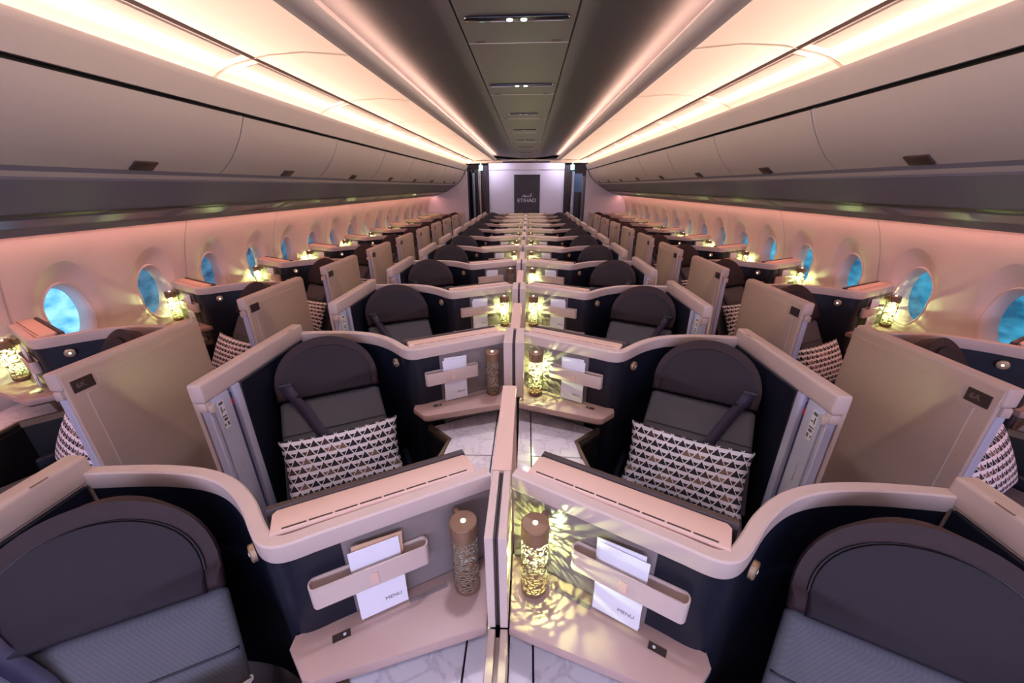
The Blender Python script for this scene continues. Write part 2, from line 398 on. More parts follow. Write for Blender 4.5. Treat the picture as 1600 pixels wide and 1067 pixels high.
# side walls with scooped window recesses
WX = [(0.0, 2.86), (0.35, 3.0), (0.7, 3.07), (1.0, 3.075), (1.2, 3.06), (1.4, 3.01), (1.55, 2.955), (1.66, 2.90)]
def wallx(z):
    z = max(0.0, min(1.66, z))
    for (a, xa), (b, xb) in zip(WX, WX[1:]):
        if z <= b: return xa + (xb - xa) * (z - a) / (b - a)
    return WX[-1][1]
WIN_Y, WIN_P, WIN_Z = 2.36, 0.64, 1.105
NA = 48
angs = sorted(set([2 * PI * i / NA for i in range(NA)] + [math.atan2(0.555, 0.32), PI - math.atan2(0.555, 0.32), 2 * PI - math.atan2(0.555, 0.32), PI + math.atan2(0.555, 0.32)]))
ZB, ZT = WIN_Z - 0.555, WIN_Z + 0.555
def window_patch(mb, s, yc):
    rings = []
    def pt(y, z, dep): return (s * (wallx(z) + dep), yc + y, z)
    R = []
    for t in angs:
        cx, cz = math.cos(t), math.sin(t)
        k = min(0.32 / abs(cx) if abs(cx) > 1e-6 else 9, 0.555 / abs(cz) if abs(cz) > 1e-6 else 9)
        R.append((cx * k, cz * k))
    def ell(a, bu, bd): return [(a * math.cos(t), (bu if math.sin(t) > 0 else bd) * math.sin(t)) for t in angs]
    sets = [(R, lambda t: 0.0)]
    mid = [(0.5 * r[0] + 0.5 * e[0], 0.5 * r[1] + 0.5 * e[1]) for r, e in zip(R, ell(0.215, 0.385, 0.30))]
    sets.append((mid, lambda t: 0.0))
    up_ = lambda t: max(0, math.sin(t)) ** 0.7
    sets.append((ell(0.207, 0.379, 0.290), lambda t: 0.0))
    sets.append((ell(0.203, 0.375, 0.287), lambda t: 0.001))
    sets.append((ell(0.180, 0.325, 0.265), lambda t: 0.024 * up_(t)))
    sets.append((ell(0.160, 0.275, 0.248), lambda t: 0.042 * up_(t)))
    sets.append((ell(0.143, 0.236, 0.234), lambda t: 0.008 + 0.040 * up_(t)))
    sets.append((ell(0.142, 0.232, 0.232), lambda t: 0.004 + 0.036 * up_(t)))
    sets.append((ell(0.139, 0.228, 0.228), lambda t: 0.002 + 0.036 * up_(t)))
    sets.append((ell(0.133, 0.222, 0.222), lambda t: 0.006 + 0.036 * up_(t)))
    sets.append((ell(0.126, 0.205, 0.205), lambda t: 0.06 + 0.02 * up_(t)))
    sets.append((ell(0.120, 0.192, 0.192), lambda t: 0.115))
    rows = []
    for pts, dep in sets:
        row = [pt(y, WIN_Z + z, dep(t)) for (y, z), t in zip(pts, angs)]
        rows.append(row + row[:1])
    mb.grid(rows)
for s in (-1, 1):
    w = MB(); js = [j for j in range(-5, 16)]
    for j in js: window_patch(w, s, WIN_Y + WIN_P * j)
    ya, yb = WIN_Y + WIN_P * js[0] - 0.32, WIN_Y + WIN_P * js[-1] + 0.32
    zs = [0.0, 0.2, 0.35, ZB]
    w.grid([[(s * wallx(z), ya, z) for z in zs], [(s * wallx(z), yb, z) for z in zs]])
    zs = [ZT, 1.72]
    w.grid([[(s * wallx(ZT), ya, ZT), (s * 2.86, ya, 1.74), (s * 2.70, ya, 1.76)], [(s * wallx(ZT), yb, ZT), (s * 2.86, yb, 1.74), (s * 2.70, yb, 1.76)]])
    zs = [0.0, 0.35, 0.7, 1.0, 1.2, 1.4, 1.55, 1.66]
    w.grid([[(s * wallx(z), yb, z) for z in zs], [(s * wallx(z), YEND + 0.02, z) for z in zs]])
    bmesh.ops.remove_doubles(w.bm, verts=w.bm.verts[:], dist=1e-4)
    structure('wall_' + SIDE[s], w, M['wall'], 50)
    sm = MB()
    for j in js[::2]:
        y = WIN_Y + WIN_P * j + 0.32 + (0.0)
        zz = [ZB, 0.7, 1.0, 1.2, 1.4, 1.55, 1.66]
        sm.grid([[(s * (wallx(z) - 0.003), y - 0.005, z) for z in zz], [(s * (wallx(z) - 0.003), y + 0.005, z) for z in zz]])
    structure('trim_%d' % ti, sm, M['bin']); ti += 1
    for j in js:
        y = WIN_Y + WIN_P * j
        p = MB(); g = bmesh.new()
        vs = [g.verts.new((s * (wallx(WIN_Z + 0.19 * math.sin(t)) + 0.114), y + 0.122 * math.cos(t), WIN_Z + 0.194 * math.sin(t))) for t in angs]
        g.faces.new(vs); p._add(g, None)
        m = M['pane_teal'] if s > 0 else (M['pane_bright'] if j == 0 else M['pane_dark'])
        o = structure('window_%d' % (j + 6 + (21 if s > 0 else 0)), p, m)
        tag(o, 'oval cabin window with a dimmed blue view, %s side' % SIDE[s], 'window')

# ceiling centre fittings
for k in range(-2, 8):
    y = 2.335 + BIN_P * k
    hw = 0.265 if k < 2 else 0.17
    r = empty('ceiling_light', (0, y, 2.695))
    tag(r, '%s oval dark light fitting along the central ceiling strip' % (ORD[k + 2]), 'ceiling light', 'oval fittings on the central ceiling strip')
    h = MB(); n = 10; pl = [(hw - 0.03 + 0.03 * math.cos(PI * (i / n - 0.5)), 0.03 * math.sin(PI * (i / n - 0.5))) for i in range(n + 1)]
    pl += [(-x, -yy) for x, yy in pl]
    h.prism(pl, -0.010, 0.002, 0.004, 2); h.build('housing', M['mirror'], r)
    for x in ((-0.035, 0.035) if k < 3 else (0.0,)):
        l = MB(); l.lathe([(0.014, -0.013), (0.016, -0.010), (0.016, -0.005)], 16); q = l.build('lens', M['dot'] if k < 2 else M['dot_off'], r); q.location.x = x
for k in range(-2, 8):
    l = bpy.data.lights.new('oval_fitting_light', 'SPOT'); l.energy = 34; l.color = (0.85, 0.78, 1.0); l.spot_size = math.radians(125); l.spot_blend = 1.0; l.shadow_soft_size = 0.06
    o = bpy.data.objects.new('oval_fitting_light', l); COL.objects.link(o); o.location = (0, 2.335 + BIN_P * k, 2.675)
c = MB()
for k in range(-2, 8):
    y = 2.335 + BIN_P * k + 0.36
    c.box(-0.29, 0.29, y - 0.003, y + 0.003, 2.6925, 2.696)
structure('trim_%d' % ti, c, M['bin']); ti += 1
for k in range(-1, 6):
    for x in (-0.22, 0.22):
        y = 2.335 + BIN_P * k + 0.335
        c = MB(); c.box(-0.028, 0.028, -0.010, 0.010, -0.003, 0.002, 0.001, 1)
        o = c.build('ceiling_latch', M['brown']); o.location = (x, y, 2.694)
        tag(o, 'small dark latch on the central ceiling strip, %s edge, behind the %s oval fitting' % ('starboard' if x < 0 else 'port', ORD[k + 2]), 'latch', 'ceiling strip latches')

# ------------------------------------------------------------------ aft end: partitions, bulkhead, curtains
for s in (-1, 1):
    outline = [(1.78, 0.0), (1.78, 2.36), (1.81, 2.36), (1.84, 2.29), (1.92, 2.16), (2.04, 2.03), (2.13, 1.96), (2.40, 1.79), (2.76, 1.67), (2.93, 1.62), (3.01, 1.4), (3.07, 1.1), (3.0, 0.35), (2.86, 0.0)]
    c = MB(); c.prism([(s * x, z) for x, z in outline], -(YEND + 0.05), -YEND, T=Matrix.Rotation(PI / 2, 4, 'X')); structure('wall_partition_' + SIDE[s], c, M['partition'])
    c = MB(); c.box(*sorted((s * 0.70, s * 1.76)), YEND - 0.02, YEND + 0.12, 2.56, 2.635, 0.02, 3); structure('trim_%d' % ti, c, M['lightpanel']); ti += 1
c = MB(); c.box(-1.19, 1.19, 13.0, 13.06, 0, 2.46); structure('wall_aft', c, M['partition'])
c = MB(); c.box(-1.19, 1.19, 12.96, 13.06, 2.40, 2.60, 0.01); structure('trim_%d' % ti, c, M['partition']); ti += 1
c = MB(); c.box(-3.1, 3.1, 15.0, 15.05, 0, 2.75); structure('wall_rear', c, M['galley'])
c = MB(); c.box(-3.1, 3.1, 12.42, 15.05, 2.64, 2.66); c.box(-3.1, 3.1, 13.3, 15.05, 2.66, 2.78); structure('ceiling_aft', c, M['lightpanel'])
for s in (-1, 1):
    c = MB(); c.box(*sorted((s * 2.5, s * 2.55)), 12.4, 15.0, 0, 2.65); structure('wall_aft_' + SIDE[s], c, M['door_lit_blue' if s > 0 else 'galley'])
r = empty('sign_board', (0.02, 12.99, 1.5))
tag(r, 'charcoal panel with silver airline lettering on the pale aft bulkhead', 'sign')
c = MB(); c.box(-0.41, 0.41, -0.012, 0.008, -0.55, 0.765, 0.003, 1); c.build('board', M['charcoal'], r)
TX = Matrix.Rotation(PI / 2, 4, 'X')
text_mesh('lettering', 'ETIHAD', 0.155, M['silver'], r, Matrix.Translation((-0.005, -0.016, 0.0)) @ TX, 0.002, sx=1.12)
ar = MB()        # the small arabic word above: joined strokes and dots
def stroke(pts, w=0.012):
    ar.sweep(pts, [(-w / 2, 0), (w / 2, 0), (w / 2, 0.004), (-w / 2, 0.004)])
stroke([(0.135, 0.0), (0.135, 0.085)]); stroke([(0.115, 0.085), (0.10, 0.02), (0.07, 0.004), (0.035, 0.004)])
stroke([(0.035, 0.004), (0.03, 0.035), (0.022, 0.004), (-0.03, 0.004), (-0.035, 0.03), (-0.05, 0.045), (-0.065, 0.03), (-0.03, 0.004)])
stroke([(-0.04, 0.004), (-0.085, 0.004), (-0.09, 0.085)]); stroke([(-0.115, 0.05), (-0.135, 0.02), (-0.16, 0.008), (-0.12, 0.004)])
stroke([(0.045, 0.055), (0.058, 0.055)]); stroke([(0.02, 0.055), (0.033, 0.055)]); stroke([(0.125, 0.1), (0.15, 0.11)])
o = ar.build('arabic_lettering', M['silver'], r); o.matrix_local = Matrix.Translation((0.0, -0.015, 0.105)) @ TX
for s in (-1, 1):
    def curtain(x0, x1, m, label, y, z1=2.52, pinch=True, ztie=1.2):
        rows = []
        for iz in range(25):
            z = 0.02 + (z1 - 0.02) * iz / 24; row = []
            q = math.exp(-((z - ztie) / 0.45) ** 2) * 0.45 if pinch else 0
            for ix in range(33):
                t = ix / 32; xx = x0 + (x1 - x0) * (t * (1 - q))
                row.append((s * xx, y + 0.025 * math.sin(t * 8 * PI), z))
            rows.append(row)
        g = MB(); g.grid(rows); o = g.build('curtain', m, angle=80)
        md = o.modifiers.new('solid', 'SOLIDIFY'); md.thickness = 0.008
        c0 = Vector((s * (x0 + x1) / 2, y, 0)); o.data.transform(Matrix.Translation(-c0)); o.location = c0
        tag(o, label, 'curtain')
    sd = SIDE[s]
    curtain(1.20, 1.40, M['curtain'], 'dark maroon curtain gathered beside the %s edge of the aft bulkhead' % sd, 12.86)
    if s < 0:
        curtain(1.43, 1.50, M['curtain_cream'], 'cream curtain hanging beside the maroon one in the starboard aisle opening', 12.75, 2.42)
        curtain(1.53, 1.60, M['charcoal'], 'black garment bag hanging beside the cream curtain', 12.7, 2.40, False)
        curtain(1.60, 1.66, M['curtain_blue'], 'pale blue drape hanging between the black hangings of the starboard opening', 12.59, 2.3, True, 0.6)
        curtain(1.67, 1.76, M['black'], 'black drape against the edge of the starboard partition', 12.62, 2.44, False)
    else:
        c = MB(); c.box(1.52, 1.74, 12.8, 12.86, 0, 1.75, 0.02); o = c.build('jump_seat', M['black']); tag(o, 'black folded crew seat standing in the port aisle opening', 'crew seat')
        c = MB(); c.box(1.70, 1.775, 12.5, 12.6, 0, 2.2, 0.01); o = c.build('door_post', M['psu']); tag(o, 'dark grey post against the edge of the port partition', 'post')
        c = MB(); c.box(1.50, 1.80, 13.4, 13.45, 0, 2.3); o = c.build('door_lining', M['door_lit_blue']); tag(o, 'door lining coloured as if lit blue, seen through the port aisle opening', 'door lining')
        c = MB(); c.box(1.42, 1.50, 12.95, 13.0, 0, 2.35, 0.01); o = c.build('door_frame', M['partition']); tag(o, 'pale upright door frame in the port aisle opening', 'door frame')
    c = MB(); c.box(-0.055, 0.055, -0.02, 0.02, -0.07, 0.07, 0.008); c.box(-0.01, 0.01, -0.01, 0.01, 0.06, 0.192); o = c.build('exit_sign', M['teal']); o.location = (s * 1.39, 12.6, 2.45)
    tag(o, 'small glowing teal sign hanging at the top of the %s aisle opening' % sd, 'sign')

# ------------------------------------------------------------------ suite
O = Vector((0.65, 0.40, 0.0))            # origin of a suite in (u, y): u runs from the console side to the aisle
SH = -O
RAIL = [(0.030, 0.846), (0.055, 0.833), (0.40, 0.644), (0.445, 0.618), (0.478, 0.600), (0.505, 0.592), (0.533, 0.595), (0.562, 0.611), (0.60, 0.645), (0.66, 0.703), (0.73, 0.755), (0.80, 0.790), (0.88, 0.811), (0.98, 0.819), (1.10, 0.814), (1.21, 0.803)]
def smooth(p, i0, n=3):
    out = list(p[:i0 + 1])
    for i in range(i0, len(p) - 1):
        a, b, c, e = p[max(i - 1, 0)], p[i], p[i + 1], p[min(i + 2, len(p) - 1)]
        for k in range(1, n + 1):
            t = k / n
            out.append(tuple(0.5 * (2 * b[q] + (c[q] - a[q]) * t + (2 * a[q] - 5 * b[q] + 4 * c[q] - e[q]) * t * t + (3 * b[q] - a[q] - 3 * c[q] + e[q]) * t ** 3) for q in (0, 1)))
    return out
RAIL = smooth(RAIL, 2)
def subpath(u0, u1):
    out = []
    for a, b in zip(RAIL, RAIL[1:]):
        lo, hi = max(a[0], u0), min(b[0], u1)
        if lo < hi:
            f = lambda u: (u, a[1] + (b[1] - a[1]) * (u - a[0]) / (b[0] - a[0]))
            if not out: out.append(f(lo))
            out.append(f(hi))
    return out
def sharp_offset(path, o):
    return path
ZR = 1.165

def make_suite(front=False, window=False):
    r = empty('business_suite', O)
    U0 = 0.085 if window else 0.030; ZL = 0.42 if window else 0.02; ZS = 0.72 if window else 0.02; UB = 0.15 if window else 0.030
    rail = subpath(U0, 1.21)
    B = lambda mb, nm, m, par=r, ang=38: mb.build(nm, M[m] if isinstance(m, str) else m, par, ang, shift=SH)
    # cap rail
    g = MB(); g.sweep(rail, [(0.004, 1.108), (0.001, 1.114), (0.0, 1.1605), (0.0045, ZR), (0.0315, ZR), (0.036, 1.1605), (0.036, 1.108)]); B(g, 'cap_rail', 'cream', ang=33)
    # shell: dark lining, cream back, taupe console panel
    g = MB(); g.sweep(subpath(0.385, 1.21), [(0.010, 0.25), (0.010, 1.112), (0.021, 1.112), (0.021, 0.25)]); B(g, 'shell_lining', 'navy')
    g = MB(); g.sweep(rail, [(0.022, ZS), (0.022, 1.112), (0.034, 1.112), (0.034, ZS)]); B(g, 'shell_back', 'cream')
    g = MB(); g.sweep(subpath(U0, 0.385), [(0.011, 0.70), (0.011, 1.112), (0.021, 1.112), (0.021, 0.70)]); B(g, 'console_panel', 'taupe')
    # aisle wall: header, door stack, door
    g = MB(); g.box(1.197, 1.257, 0.115, 0.835, 1.128, 1.212, 0.012, 3); h = B(g, 'wall_header', 'cream')
    g = MB(); g.box(1.195, 1.200, 0.70, 0.74, 1.2122, 1.2132); B(g, 'call_tab', 'bronze', h)
    g = MB(); g.box(1.204, 1.254, 0.30, 0.83, 0.04, 1.13); B(g, 'aisle_wall', 'cream')
    g = MB(); g.box(1.193, 1.205, 0.30, 0.80, 0.10, 1.128, 0.004, 1); B(g, 'wall_lining', 'navy')
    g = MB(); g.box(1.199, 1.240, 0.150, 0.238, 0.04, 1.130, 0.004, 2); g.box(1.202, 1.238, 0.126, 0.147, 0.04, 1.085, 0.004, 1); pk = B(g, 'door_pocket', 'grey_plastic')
    g = MB(); g.box(1.204, 1.239, 0.118, 0.150, 1.085, 1.128, 0.006, 2); B(g, 'pocket_cap', 'cream', pk)
    g = MB(); g.lathe([(0.012, 0), (0.013, 0.004), (0.013, 0.03), (0.012, 0.034)], 14, T=Matrix.Translation((1.199, 0.137, 1.08))); B(g, 'roller', 'cream', pk)
    g = MB(); g.box(1.1965, 1.2000, 0.165, 0.196, 0.975, 1.105, 0.001, 1); st = B(g, 'instruction_sticker', 'paper', pk)
    g = MB()
    for (y0, y1, z0, z1) in ((0.168, 0.19, 1.088, 1.101), (0.171, 0.177, 1.05, 1.08), (0.18, 0.192, 1.056, 1.062), (0.168, 0.192, 1.03, 1.036), (0.172, 0.19, 1.012, 1.024), (0.183, 0.192, 0.985, 1.004), (0.168, 0.174, 0.99, 1.0)):
        g.box(1.1960, 1.1968, y0, y1, z0, z1)
    B(g, 'pictogram', 'ink', st)
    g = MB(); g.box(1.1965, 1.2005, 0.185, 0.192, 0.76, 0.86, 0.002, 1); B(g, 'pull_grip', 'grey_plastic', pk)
    g = MB(); g.box(1.212, 1.240, 0.238, 0.262, 0.04, 1.10); B(g, 'pocket_gap', 'psu_blue')
    g = MB(); g.box(1.206, 1.214, 0.240, 0.258, 1.045, 1.075, 0.003, 1); B(g, 'release_tab', 'red')
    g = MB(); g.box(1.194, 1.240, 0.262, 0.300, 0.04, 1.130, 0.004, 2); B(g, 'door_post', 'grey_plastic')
    g = MB(); g.box(1.243, 1.262, 0.125, 0.835, 0.06, 1.196, 0.004, 2); dr = B(g, 'door', 'champagne')
    g = MB(); g.prism([(-0.10, 0.185), (-1.09, 0.185), (-1.09, 0.248), (-1.158, 0.248), (-1.158, 0.822), (-0.10, 0.822)], 1.258, 1.2675, 0.004, 2, T=Matrix.Rotation(PI / 2, 4, 'Y')); B(g, 'door_inset', 'champagne', dr)
    # end post beside the centre line (or the window)
    g = MB()
    if window: g.box(0.086, 0.10, 0.79, 0.815, 0.84, 1.11, 0.002, 1)
    elif front: g.box(0.006, 0.0265, 0.635, 0.862, 0.84, ZR, 0.0015, 1)
    else: g.box(0.008, 0.054, 0.70, 0.928, 0.84, ZR, 0.002, 1)
    B(g, 'end_post', 'cream')
    if not window:
        g = MB(); u0 = 0.0008
        if front: g.box(u0, 0.006, 0.642, 0.862, 0.84, 1.155)
        else: g.box(u0, 0.008, 0.706, 0.928, 0.84, 1.155)
        B(g, 'post_seam', 'brown')
    # console: shelf, marble table, dark body
    sh = [(U0, 0.636 - (U0 - 0.03) * 0.34), (0.432, 0.499), (0.455, 0.501), (0.525, 0.566), (0.528, 0.600), (0.475, 0.616)] + [(0.40, 0.656), (U0, 0.858 - (U0 - 0.03) * 0.54)]
    g = MB(); g.prism(sh, 0.805, 0.84, 0.006, 2); shf = B(g, 'console_shelf', 'shelf', ang=30)
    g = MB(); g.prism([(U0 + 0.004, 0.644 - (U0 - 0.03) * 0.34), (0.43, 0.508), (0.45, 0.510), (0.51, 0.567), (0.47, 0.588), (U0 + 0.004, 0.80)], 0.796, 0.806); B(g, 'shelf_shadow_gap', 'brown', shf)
    T = lambda u, y: Matrix.Translation((u, y, 0)) @ Matrix.Rotation(math.radians(-28.7), 4, 'Z')
    g = MB(); g.box(-0.055, 0.055, -0.007, 0.007, 0.8395, 0.8408, T=T(0.205, 0.720)); B(g, 'card_slot', 'taupe', shf)
    g = MB(); g.box(-0.022, 0.022, -0.010, 0.010, 0.8395, 0.8410, T=T(0.405, 0.600)); sk = B(g, 'socket', 'brown', shf)
    g = MB(); g.lathe([(0.004, 0.8408), (0.004, 0.8418)], 10, T=Matrix.Translation((0.398, 0.604, 0))); B(g, 'indicator', 'dot_off', sk)
    edge = [(0.50, -0.40), (0.43, 0.05), (0.362, 0.352), (0.337, 0.493), (0.455, 0.600), (0.50, 0.588)]
    body = [(UB, -0.06 - (UB - 0.03) * 0.6), (0.47, -0.33), (0.43, 0.05), (0.362, 0.352), (0.337, 0.493), (0.445, 0.600), (UB, 0.83 - (UB - 0.03) * 0.54)]
    g = MB(); g.prism(body, ZL + 0.01, 0.690); B(g, 'console_body', 'navy')
    g = MB(); g.prism([(0.098, -0.09), (0.452, -0.306), (0.412, 0.05), (0.345, 0.350), (0.338, 0.370), (0.099, 0.374)], 0.690, 0.701, 0.002, 1); g.prism([(0.0985, 0.379), (0.336, 0.375), (0.326, 0.49), (0.46, 0.62), (0.10, 0.80)], 0.690, 0.701, 0.002, 1) if False else None
    B(g, 'marble_table', 'marble')
    g = MB(); g.prism([(0.0985, 0.381), (0.337, 0.377), (0.320, 0.490), (0.445, 0.605), (0.098, 0.79)], 0.690, 0.701, 0.002, 1); B(g, 'marble_flap', 'marble')
    g = MB(); g.prism([(U0 - 0.001, -0.05), (0.0925, -0.085), (0.0925, 0.80), (U0 - 0.001, 0.83)], 0.690, 0.701, 0.001, 1); B(g, 'marble_border', 'marble')
    g = MB(); g.sweep([(0.47, -0.33), (0.43, 0.05), (0.362, 0.352), (0.337, 0.493), (0.56, 0.695)], [(0.0, 0.655), (0.0, 0.703), (0.018, 0.703), (0.018, 0.655)][::-1]); B(g, 'table_edge', 'bronze')
    # side wall of the console below its edge, toward the seat
    g = MB(); g.sweep([(0.472, -0.33), (0.432, 0.05), (0.364, 0.352), (0.339, 0.493), (0.565, 0.700)], [(-0.012, 0.05), (-0.012, 0.668), (0.004, 0.668), (0.004, 0.05)]); B(g, 'side_panel', 'black')
    # literature strap: a flat closed band standing off the wall
    dvec = Vector((0.345, -0.189)).normalized(); nvec = Vector((-dvec.y, dvec.x)); 
    base = Vector((0.055, 0.833)) + nvec * 0.006
    P = lambda t, o: tuple(base + dvec * t - nvec * o)
    t0, t1, dep = 0.172, 0.462, 0.034
    loop = []
    for k in range(9): a = PI / 2 + PI * k / 8; loop.append((t0 + 0.012 + 0.012 * math.cos(a), dep / 2 + (dep / 2) * math.sin(a)))
    for k in range(9): a = -PI / 2 + PI * k / 8; loop.append((t1 - 0.012 + 0.012 * math.cos(a), dep / 2 + (dep / 2) * math.sin(a)))
    g = MB(); g.sweep([P(t, o) for t, o in loop], [(-0.002, 0.958), (-0.002, 1.026), (0.002, 1.026), (0.002, 0.958)], closed=True); stp = B(g, 'literature_strap', 'cream', ang=50)
    g = MB(); g.box(-0.010, 0.010, -0.002, 0.002, 0.968, 1.004, 0.001, 1, T=Matrix.Translation((*P(0.315, dep + 0.003), 0)) @ Matrix.Rotation(math.atan2(dvec.y, dvec.x), 4, 'Z')); B(g, 'strap_buckle', 'cream_top', stp)
    # reading light disc on the lining
    th = math.atan2(0.058, 0.06); q = (0.615, 0.659)
    Td = Matrix.Translation((q[0] + 0.005, q[1] - 0.001, 1.062)) @ Matrix.Rotation(th, 4, 'Z') @ Matrix.Rotation(PI / 2, 4, 'X')
    g = MB(); g.lathe([(0.024, -0.004), (0.024, 0.006), (0.021, 0.009), (0.012, 0.010)], 24, T=Td); dk = B(g, 'reading_light', 'gold')
    g = MB(); g.lathe([(0.005, 0.009), (0.005, 0.0115)], 12, T=Td); B(g, 'lens', 'dot' if window else 'dot_off', dk)
    # monitor bay on the back of the shell, its peach cover and the screen of the suite behind
    dv = Vector((0.8850, -0.4656)); nv = Vector((0.4656, 0.8850)); b0 = Vector((0.076, 0.856))
    Q = lambda t, o: tuple(b0 + dv * t + nv * o)
    Lm = 0.51
    g = MB(); g.prism([Q(0, 0), Q(Lm, 0), Q(Lm, 0.066), Q(Lm - 0.01, 0.078), Q(0.012, 0.078), Q(0, 0.066)], 1.150, 1.172, 0.004, 2); cov = B(g, 'monitor_cover', 'cream_top', ang=30)
    g = MB()
    for k in range(8): g.prism([Q(0.022 + k * 0.0585, 0.005), Q(0.075 + k * 0.0585, 0.005), Q(0.075 + k * 0.0585, 0.010), Q(0.022 + k * 0.0585, 0.010)], 1.1715, 1.1724)
    B(g, 'vent_slot', 'brown', cov)
    g = MB(); g.prism([Q(0.01, 0.020), Q(Lm - 0.01, 0.020), Q(Lm - 0.01, 0.075), Q(0.01, 0.075)], 0.72, 1.151); B(g, 'monitor_bay', 'cream')
    g = MB(); g.prism([Q(0.004, 0.080), Q(Lm + 0.014, 0.080), Q(Lm + 0.014, 0.100), Q(0.004, 0.100)], 0.83, 1.176, 0.005, 2); B(g, 'monitor', 'brown')
    return r

# ------------------------------------------------------------------ seat (its own frame: s toward the aisle, f forward)
SC = Vector((0.945, 0.552)); ANG = math.radians(27)
A_ = Vector((math.cos(ANG), -math.sin(ANG))); F_ = Vector((-math.sin(ANG), -math.cos(ANG)))
REC = math.radians(26.5)
MS = Matrix(((A_.x, -F_.x, 0, SC.x), (A_.y, -F_.y, 0, SC.y), (0, 0, 1, 0), (0, 0, 0, 1)))      # seat frame -> suite (x = s, y = -f)
MR = MS @ Matrix.Translation((0, 0, 0.93)) @ Matrix.Rotation(-REC, 4, 'X')                      # leaning plane, z along the back, y behind
def make_seat():
    r = empty('airline_seat', (SC.x, SC.y, 0))
    sh = Vector((-SC.x, -SC.y, 0))
    B = lambda mb, nm, m, par=r, ang=38: mb.build(nm, M[m], par, ang, shift=sh)
    def slab(outline, y0, y1, bev, seg=4, T=MR):
        g = MB(); g.prism([(x, z) for x, z in outline], -y1, -y0, bev, seg, T=Matrix.Rotation(PI / 2, 4, 'X'))
        for v in g.bm.verts:
            if v.co.y > y0 + 0.02: v.co.x *= 1 - 4.0 * (v.co.y - y0 - 0.02)
        bmesh.ops.transform(g.bm, matrix=T, verts=g.bm.verts[:]); return g
    back = [(-0.275, -0.49), (0.275, -0.49), (0.238, -0.015), (0.22, 0.0), (-0.22, 0.0), (-0.238, -0.015)]
    bk = B(slab(back, 0.0, 0.085, 0.028), 'backrest', 'seatgrey', ang=60)
    g = MB(); g.box(-0.243, 0.243, -0.003, 0.004, -0.172, -0.166, T=MR); B(g, 'seam', 'black', bk)
    # headrest: a dome with a raised border and an inner pad
    def dome(hw, h, z0, cut=0.0):
        pts = [(-hw, z0), (hw, z0)]
        for k in range(0, 25):
            a = PI * k / 24; pts.append((hw * (1.0) * math.cos(a) * (1 - 0.02 * math.sin(a)), z0 + 0.06 + (h - 0.06) * math.sin(a) ** 0.9))
        return pts
    hd = B(slab(dome(0.240, 0.295, 0.004), -0.022, 0.042, 0.018, 4), 'headrest', 'aubergine', ang=60)
    B(slab(dome(0.205, 0.245, 0.006), -0.034, 0.0, 0.011, 4), 'headrest_pad', 'pad', hd, 60)
    g = MB(); pts = dome(0.2075, 0.2475, 0.006)[2:]
    rows = []
    for x, z in pts: rows.append([MR @ Vector((x + 0.0035 * math.cos(q), -0.0235 + 0.004 * math.sin(q), z)) for q in [2 * PI * i / 6 for i in range(7)]])
    g.grid(rows); B(g, 'piping', 'black', hd, 60)
    # shoulder belt from its slot at the aisle corner of the headrest down across the back
    g = MB(); g.box(0.160, 0.222, -0.040, -0.026, 0.072, 0.090, 0.003, 1, T=MR); B(g, 'belt_guide', 'black', hd)
    rows = []
    for k in range(9):
        t = k / 8; cx, cz = 0.192 - 0.19 * t, 0.082 - 0.42 * t
        off = -0.038 + 0.030 * min(1, t * 3)
        off = -0.038 if t < 0.15 else (-0.012 if t > 0.3 else -0.024)
        w = Vector((0.894, 0, -0.447)) * 0.024
        for_ = [Vector((cx, off, cz)) - w, Vector((cx, off, cz)) + w]
        rows.append([MR @ v for v in for_])
    g = MB(); g.grid(rows); bl = B(g, 'shoulder_belt', 'belt'); md = bl.modifiers.new('solid', 'SOLIDIFY'); md.thickness = 0.003; md.offset = 1
    # cushion and base
    g = MB(); g.box(-0.265, 0.265, -0.57, -0.17, 0.40, 0.500, 0.035, 4, T=MS); B(g, 'seat_cushion', 'seatgrey', ang=60)
    g = MB(); g.box(-0.24, 0.24, -0.56, -0.12, 0.0, 0.398, 0.01, 2, T=MS); B(g, 'seat_base', 'black')
    g = MB(); g.box(-0.335, -0.302, -0.36, -0.08, 0.36, 0.54, 0.012, 3, T=MS); B(g, 'armrest', 'navy')
    return r

def make_pillow():
    r_c = MS @ Vector((-0.015, -0.26, 0.595))
    me = bpy.data.meshes.new('pillow'); n = 20; W, H = 0.275, 0.165
    bm = bmesh.new(); uvl = bm.loops.layers.uv.new('UVMap')
    def P(i, j, sgn):
        u, v = i / n * 2 - 1, j / n * 2 - 1
        px = u * W * (1 - 0.07 * (1 - v * v)); pz = v * H * (1 - 0.10 * (1 - u * u))
        th = 0.055 * (max(0, (1 - u * u) * (1 - v * v))) ** 0.42
        return Vector((px, sgn * th, pz))
    V = {}
    for sgn in (-1, 1):
        for i in range(n + 1):
            for j in range(n + 1):
                edge = i in (0, n) or j in (0, n)
                key = (i, j, 0 if edge else sgn)
                if key not in V: V[key] = bm.verts.new(P(i, j, sgn))
    for sgn in (-1, 1):
        for i in range(n):
            for j in range(n):
                q = [(i, j), (i + 1, j), (i + 1, j + 1), (i, j + 1)]
                if sgn > 0: q = q[::-1]
                f = bm.faces.new([V[(a, b, 0 if (a in (0, n) or b in (0, n)) else sgn)] for a, b in q])
                for lp, (a, b) in zip(f.loops, q): lp[uvl].uv = (a / n, b / n * 0.92)
    bm.to_mesh(me); bm.free(); me.materials.append(M['pillow'])
    for p in me.polygons: p.use_smooth = True
    o = bpy.data.objects.new('pillow', me); COL.objects.link(o)
    return o
PIL_M = MS @ Matrix.Translation((-0.02, -0.217, 0.655)) @ Matrix.Rotation(-math.radians(27), 4, 'X')

